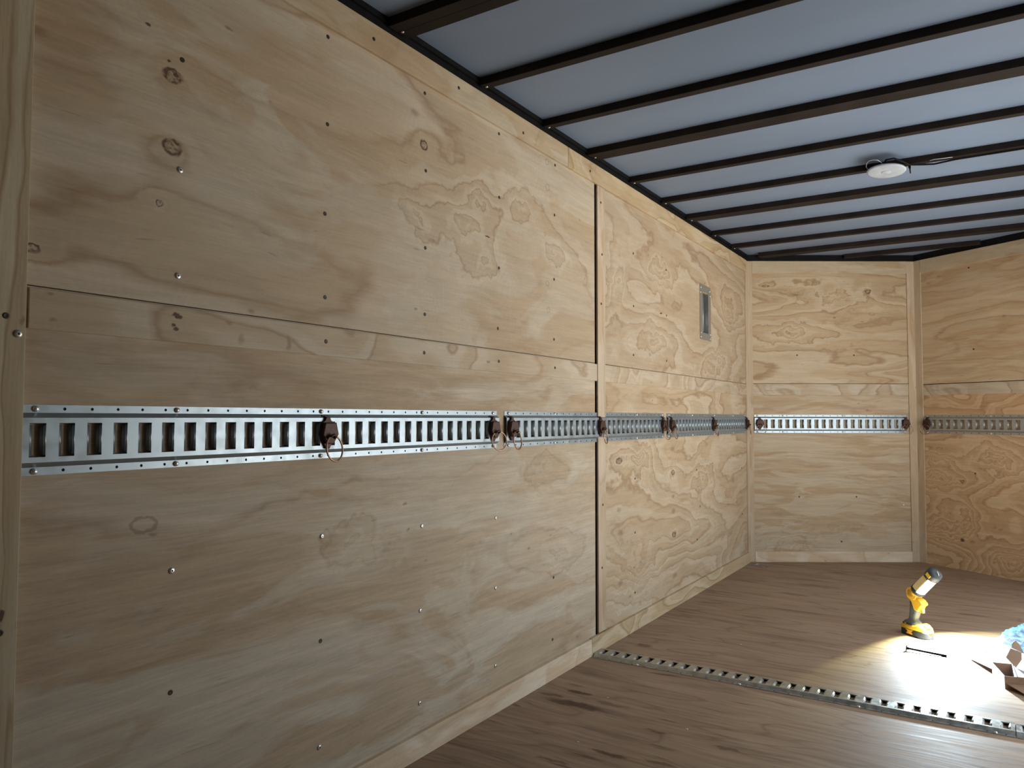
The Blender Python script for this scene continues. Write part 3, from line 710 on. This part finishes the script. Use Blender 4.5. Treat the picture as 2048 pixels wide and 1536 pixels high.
# foot and grip
b = MB()
def loft_z(secs, n=5):
    return [[Vector((cx + p[0], p[1], z)) for p in rrect(2*hx_, 2*hy_, min(hx_, hy_)*0.75, n)] for z, cx, hx_, hy_ in secs]
b.rings(loft_z([(0.046, -0.026, 0.032, 0.030), (0.052, -0.026, 0.036, 0.033), (0.060, -0.025, 0.034, 0.030), (0.066, -0.022, 0.027, 0.023), (0.072, -0.020, 0.019, 0.018), (0.085, -0.016, 0.020, 0.0185),
                (0.105, -0.011, 0.0225, 0.019), (0.120, -0.009, 0.0235, 0.019), (0.130, -0.010, 0.021, 0.018), (0.155, -0.012, 0.020, 0.017)]))
grip = b.build('grip', M['grey_plastic'], root)
b = MB(); b.box((-0.052, -0.0338, 0.0475), (0.0, -0.0318, 0.0575), 0, 0.0008); b.build('foot_label', M['dark_plastic'], grip)
text_mesh('foot_lettering', '18', 0.009, M['yellow'], grip, side(-0.038, 0.0525, -0.0342))
b = MB(); b.lathe([(0.0001, 0), (0.003, 0), (0.0025, 0.001), (0.0001, 0.0012)], 10, M=side(-0.004, 0.103, -0.0188)); b.build('grip_screw', M['dark_plastic'], grip)
# yellow neck, pivot and hook
b = MB()
b.prism([(-0.002, 0.118), (0.022, 0.116), (0.026, 0.140), (0.038, 0.142), (0.044, 0.149), (0.042, 0.157), (0.030, 0.166), (0.020, 0.172), (-0.030, 0.176), (-0.036, 0.166), (-0.010, 0.156), (-0.004, 0.140)],
        -0.020, 0.020, M=Matrix.Rotation(PI/2, 4, 'X'), bev=0.004)
b.prism([(0.020, 0.110), (0.036, 0.110), (0.036, 0.120), (0.031, 0.120), (0.031, 0.114), (0.024, 0.114), (0.024, 0.140), (0.020, 0.140)], -0.006, 0.006, M=Matrix.Rotation(PI/2, 4, 'X'))
neck = b.build('neck', M['yellow'], root)
b = MB(); b.box((0.028, -0.005, 0.112), (0.038, 0.005, 0.128), 0, 0.002); b.build('switch', M['white_print'], neck)
b = MB()
b.prism([(p[0] - 0.014, p[1] + 0.190) for p in rrect(0.050, 0.052, 0.014, 5)], -0.022, 0.022, M=Matrix.Rotation(PI/2, 4, 'X'), bev=0.003)
pv = b.build('pivot', M['yellow'], root)
b = MB()
b.prism([(p[0] - 0.016, p[1] + 0.191) for p in rrect(0.030, 0.032, 0.010, 5)], 0.0221, 0.0236, M=Matrix.Rotation(PI/2, 4, 'X'), bev=0.0005)
for k in range(4): b.box((-0.027, -0.0250, 0.180 + k*0.0065), (-0.005, -0.0236, 0.1825 + k*0.0065))
b.build('pivot_cap', plain('amber_plastic', (0.55, 0.34, 0.04), 0.5), pv)
# head
E_HEAD = math.radians(46)       # elevation of the head's long axis
HM = Matrix.Translation((0.004, 0, 0.203)) @ Matrix.Rotation(PI/2 - E_HEAD, 4, 'Y') @ Matrix.Scale(1.1, 4)
# head local: z along the head, +x the light side, y lateral
head = empty('lamp_head', mat=Matrix()); head.parent = root; head.matrix_local = HM
def arc(r, a0, a1, n, sq=1.0): return [(r*math.cos(math.radians(a0 + (a1-a0)*k/n)), sq*r*math.sin(math.radians(a0 + (a1-a0)*k/n))) for k in range(n+1)]
body = [(0.006, -0.0275)] + [(p[0]*0.9, p[1]) for p in reversed(arc(0.0285, 100, 260, 12))][0:0] 
bp = [(0.010, 0.0265)] + [(p[0]*0.85, p[1]) for p in arc(0.0285, 95, 265, 14)] + [(0.010, -0.0265)]
b = MB(); b.prism(bp, 0.012, 0.100, bev=0.001)
b.build('housing', M['dark_plastic'], head)
b = MB(); b.lathe([(0.020, -0.006), (0.027, -0.002), (0.0305, 0.004), (0.0305, 0.009), (0.029, 0.0125), (0.001, 0.0126)], 28); b.lathe([(0.001, -0.008), (0.020, -0.006)], 28)
b.build('lower_collar', M['dark_plastic'], head)
b = MB(); b.lathe([(0.020, -0.024), (0.0245, -0.008), (0.0255, -0.003), (0.001, -0.0028)], 24)
b.build('head_socket', M['yellow'], head)
b = MB(); b.lathe([(0.001, 0.0995), (0.0295, 0.100), (0.0305, 0.103), (0.0305, 0.122), (0.029, 0.129), (0.024, 0.133), (0.010, 0.1345), (0.001, 0.1348)], 28)
cap = b.build('end_cap', M['dark_plastic'], head)
b = MB(); b.box((-0.011, -0.0312, 0.108), (0.011, -0.0275, 0.123), 0, 0.0008); b.build('yellow_badge', M['yellow'], cap)
b = MB(); b.tube([(0.026*math.cos(math.radians(a)), 0.0, 0.112 + 0.028*math.sin(math.radians(a))) for a in range(-5, 95, 8)], 0.0016, 8); b.build('hanging_hook', M['white_print'], cap)
for sy in (-1, 1):
    b = MB()
    b.prism(rrect(0.024, 0.078, 0.003, 3), 0.0, 0.0016, M=Matrix.Translation((-0.004, sy*0.0268, 0.056)) @ Matrix.Rotation(PI/2*(1 if sy < 0 else -1), 4, 'X'))
    b.build('side_panel', M['tan_panel'], head)
g = NT('lit_lens'); em = g.t.nodes.new('ShaderNodeEmission'); em.inputs[0].default_value = (0.93, 0.97, 1.0, 1); em.inputs[1].default_value = 14.0
g.t.links.new(em.outputs[0], g.out.inputs[0])
lens_m = g.m
b = MB(); lp = [(0.010, -0.0262)] + [(0.006 + p[0]*0.78, p[1]) for p in arc(0.0262, -80, 80, 12)] + [(0.010, 0.0262)]
b.prism(lp, 0.0128, 0.0992, bev=0.001); b.build('lens', lens_m, head)

# the lamp's own light, just in front of the lens
ld = bpy.data.lights.new('work_light_beam', 'SPOT')
ld.energy = SPOT_POWER; ld.spot_size = math.radians(2*BEAM_HALF); ld.spot_blend = 0.04; ld.shadow_soft_size = 0.022
ld.use_nodes = True
nt = ld.node_tree; nt.nodes.clear()
ol = nt.nodes.new('ShaderNodeOutputLight'); e = nt.nodes.new('ShaderNodeEmission'); nt.links.new(e.outputs[0], ol.inputs[0])
geo = nt.nodes.new('ShaderNodeTexCoord'); sp = nt.nodes.new('ShaderNodeSeparateXYZ'); nt.links.new(geo.outputs['Normal'], sp.inputs[0])
ab = nt.nodes.new('ShaderNodeMath'); ab.operation = 'ABSOLUTE'; nt.links.new(sp.outputs[2], ab.inputs[0])
rp = nt.nodes.new('ShaderNodeValToRGB'); nt.links.new(ab.outputs[0], rp.inputs[0])
el = rp.color_ramp.elements; el[0].position = 0.24; el[0].color = (1.0, 0.78, 0.12, 1)
el[1].position = 0.50; el[1].color = (0.69, 0.88, 1.0, 1)
x_ = el.new(0.33); x_.color = (0.80, 0.95, 0.62, 1)
nt.links.new(rp.outputs[0], e.inputs[0]); pw = nt.nodes.new('ShaderNodeMath'); pw.operation = 'POWER'; nt.links.new(ab.outputs[0], pw.inputs[0]); pw.inputs[1].default_value = BEAM_POW
nt.links.new(pw.outputs[0], e.inputs[1])
lo = bpy.data.objects.new('work_light_beam', ld); COL.objects.link(lo); lo.parent = root
lo.matrix_local = Matrix.Translation((HM @ Vector((0.050, 0, 0.056)))) @ Matrix.Rotation(math.radians(BEAM_DOWN) - PI/2, 4, 'Y')

# ---------------------------------------------------------------- long black bolt lying in the light
boltm = plain('blackened_bolt', (0.003, 0.0035, 0.004), 0.8, spec=0.03)
root = empty('black_bolt', (1.116, 3.70, 0), label='long black bolt with broad thin head lying in the lamplight', cat='bolt')
a = Vector((0, 0, 0.0125)); c = Vector((0.150, -0.002, 0.0042))
b = MB(); b.tube([a, a.lerp(c, .5), c], 0.0036, 10, r_list=[0.0036, 0.0042, 0.0048]); b.build('shank', boltm, root)
b = MB(); dd = (c - a).normalized(); b.cyl(a - dd*0.0015, a + dd*0.0015, 0.0125, 0.0125, 18); b.cyl(a + dd*0.001, a + dd*0.010, 0.006, 0.005, 6); b.build('head', boltm, root)
# loose screws by the front corner
b = MB(); b.cyl((0, 0, 0.003), (0.030, 0, 0.003), 0.0018, 0.0012, 8); b.cyl((-0.003, 0, 0.004), (0.0, 0, 0.0038), 0.0045, 0.003, 10)
LS = b.mesh('loose_screw', [M['galv']])
for (x, y, a_, lab) in ((0.045, 5.245, 25, 'loose screw on the floor by the front left corner, leftmost of the small heap'),
                    (0.075, 5.275, 140, 'loose screw at the back of the small heap by the front left corner'),
                    (0.105, 5.225, -20, 'loose screw in the small heap by the front left corner, nearest the camera'),
                    (0.150, 5.245, 100, 'loose screw on the floor, rightmost of the small heap by the front left corner')):
    o = link_mesh('loose_screw', LS, None, (x, y, 0.0016)); o.rotation_euler = (0, 0, math.radians(a_)); o.scale = (1.4, 1.4, 1.4)
    setprops(o, lab, 'screw', 'loose screws on the floor')
# screws driven into the floor plywood
fl = bpy.data.objects['floor']
for x, y in ((0.268, 2.512), (0.35, 2.125), (0.60, 2.40), (0.93, 2.15), (0.49, 3.41), (0.9, 3.42)):
    s = link_mesh('screw', SCREW_L, fl, (x, y, 0.0001)); s.scale = (.8, .8, .4); s['label'] = 'bright screw head in floor'
# wood chips
for x, y, s_, lab in ((1.34, 4.06, 1.0, 'small wood chip on the bright floor, farthest right of the lamp'), (1.40, 3.87, 1.1, 'small wood chip on the bright floor near the plastic bag'),
                      (1.425, 3.74, 0.9, 'small wood chip on the bright floor just behind the open carton')):
    b = MB(); b.prism([(-.008, -.003), (.002, -.005), (.009, 0), (.003, .004), (-.006, .003)], 0, 0.003)
    o = b.build('wood_chip', M['chip'], None, (x, y, 0.0)); o.scale = (s_, s_, s_); o.rotation_euler = (0, 0, x*9)
    setprops(o, lab, 'wood chip', 'wood chips on the floor')

# ---------------------------------------------------------------- open carton at the right edge
BOXM = Matrix.Translation((1.468, 3.385, 0)) @ Matrix.Rotation(math.radians(14), 4, 'Z')
root = empty('cardboard_box', mat=BOXM, label='open flat cardboard carton with raised flap at the right edge of the floor', cat='box')
BI = BOXM.inverted()
def bl(*pts): return [tuple(BI @ Vector(p)) for p in pts]
def sheet(name, pts, t, m, parent, n=None):
    q = MB(); v = [Vector(p) for p in pts]
    nn = (v[1]-v[0]).cross(v[2]-v[0]).normalized()*t
    a_ = [q.bm.verts.new(p) for p in v]; c_ = [q.bm.verts.new(p + nn) for p in v]; k_ = len(v)
    q.bm.faces.new(a_); q.bm.faces.new(list(reversed(c_)))
    for k in range(k_): q.bm.faces.new((a_[k], a_[(k+1) % k_], c_[(k+1) % k_], c_[k]))
    return q.build(name, m, parent)
bw, bd, bh = 0.30, 0.166, 0.048
CB = M['cardboard']; CW = M['card_grey']
sheet('bottom', [(0, 0, 0.001), (bw, 0, 0.001), (bw, bd, 0.001), (0, bd, 0.001)], 0.002, CB, root)
sheet('side_wall', [(0, 0, 0), (0, bd, 0), (-0.002, bd, bh), (-0.002, 0, bh)], 0.002, CW, root)
sheet('side_wall', [(bw, 0, 0), (bw, bd, 0), (bw, bd, bh), (bw, 0, bh)], 0.002, CB, root)
sheet('front_wall', [(0, 0, 0), (bw, 0, 0), (bw, -0.002, bh), (-0.002, -0.002, bh)], 0.002, CB, root)
sheet('back_wall', [(0, bd, 0), (bw, bd, 0), (bw, bd, bh), (-0.002, bd, bh)], 0.002, CB, root)
sheet('divider', [(0.040, 0, 0.003), (0.066, bd, 0.003), (0.066, bd, bh + .003), (0.038, 0, bh + .001)], 0.0015, CW, root)
sheet('inner_card', [(0.041, 0.003, bh - 0.002), (bw - .004, 0.003, bh - 0.004), (bw - .004, bd - .004, bh + 0.002), (0.069, bd - .004, bh)], 0.0015, CW, root)
sheet('front_flap', [(0.004, -0.004, 0.022), (bw, -0.004, 0.022), (bw, -0.090, 0.003), (0.060, -0.090, 0.003)], 0.002, CB, root)
sheet('back_flap', [(-0.002, bd + .003, 0.020), (0.068, bd + .003, 0.020)] + bl((1.470, 3.67, 0.016), (1.45, 3.74, 0.008), (1.345, 3.717, 0.004)), 0.0016, CW, root)
sheet('raised_flap', bl((1.505, 3.508, 0.050), (1.474, 3.488, 0.088), (1.490, 3.498, 0.123), (1.524, 3.520, 0.107), (1.525, 3.520, 0.081)), 0.002, CB, root)
sheet('folded_flap_tip', bl((1.492, 3.501, 0.124), (1.530, 3.525, 0.107), (1.517, 3.530, 0.134), (1.504, 3.522, 0.149), (1.493, 3.510, 0.138)), 0.002, CB, root)

# clear plastic bag behind it
g = NT('clear_plastic_bag')
tr = g.t.nodes.new('ShaderNodeBsdfTransparent'); tr.inputs[0].default_value = (0.86, 0.93, 1.0, 1)
mxn = g.t.nodes.new('ShaderNodeMixShader')
nz = g.noise(g.coords(), 25, 3, 0.6)
g.put(mxn.inputs[0], g.remap(nz, 0.35, 0.7, 0.20, 0.60))
g.t.links.new(tr.outputs[0], mxn.inputs[1]); g.t.links.new(g.b.outputs[0], mxn.inputs[2]); g.t.links.new(mxn.outputs[0], g.out.inputs[0])
g.bump(nz, 0.6, 0.01); g.done((0.10, 0.20, 0.33), 0.22, 0, 0.5)
bag_m = g.m
b = MB(); bmesh.ops.create_icosphere(b.bm, subdivisions=5, radius=1.0)
from mathutils import noise as mn
for v in b.bm.verts:
    p = v.co.copy()
    n1 = mn.noise(p*1.7 + Vector((3, 1, 2))); n2 = abs(mn.noise(p*4.0)); n3 = abs(mn.noise(p*9.0))
    r = 1 + 0.30*n1 - 0.30*n2 - 0.12*n3
    v.co = Vector((p.x*0.165*r, p.y*0.13*r, max(p.z, -0.5)*0.075*r))
zmin = min(v.co.z for v in b.bm.verts)
for v in b.bm.verts: v.co.z -= zmin
for f in b.bm.faces: f.smooth = False
bag = b.build('plastic_bag', bag_m, None, (1.625, 3.99, 0.001))
setprops(bag, 'crumpled clear plastic bag lying behind the open carton', 'bag')
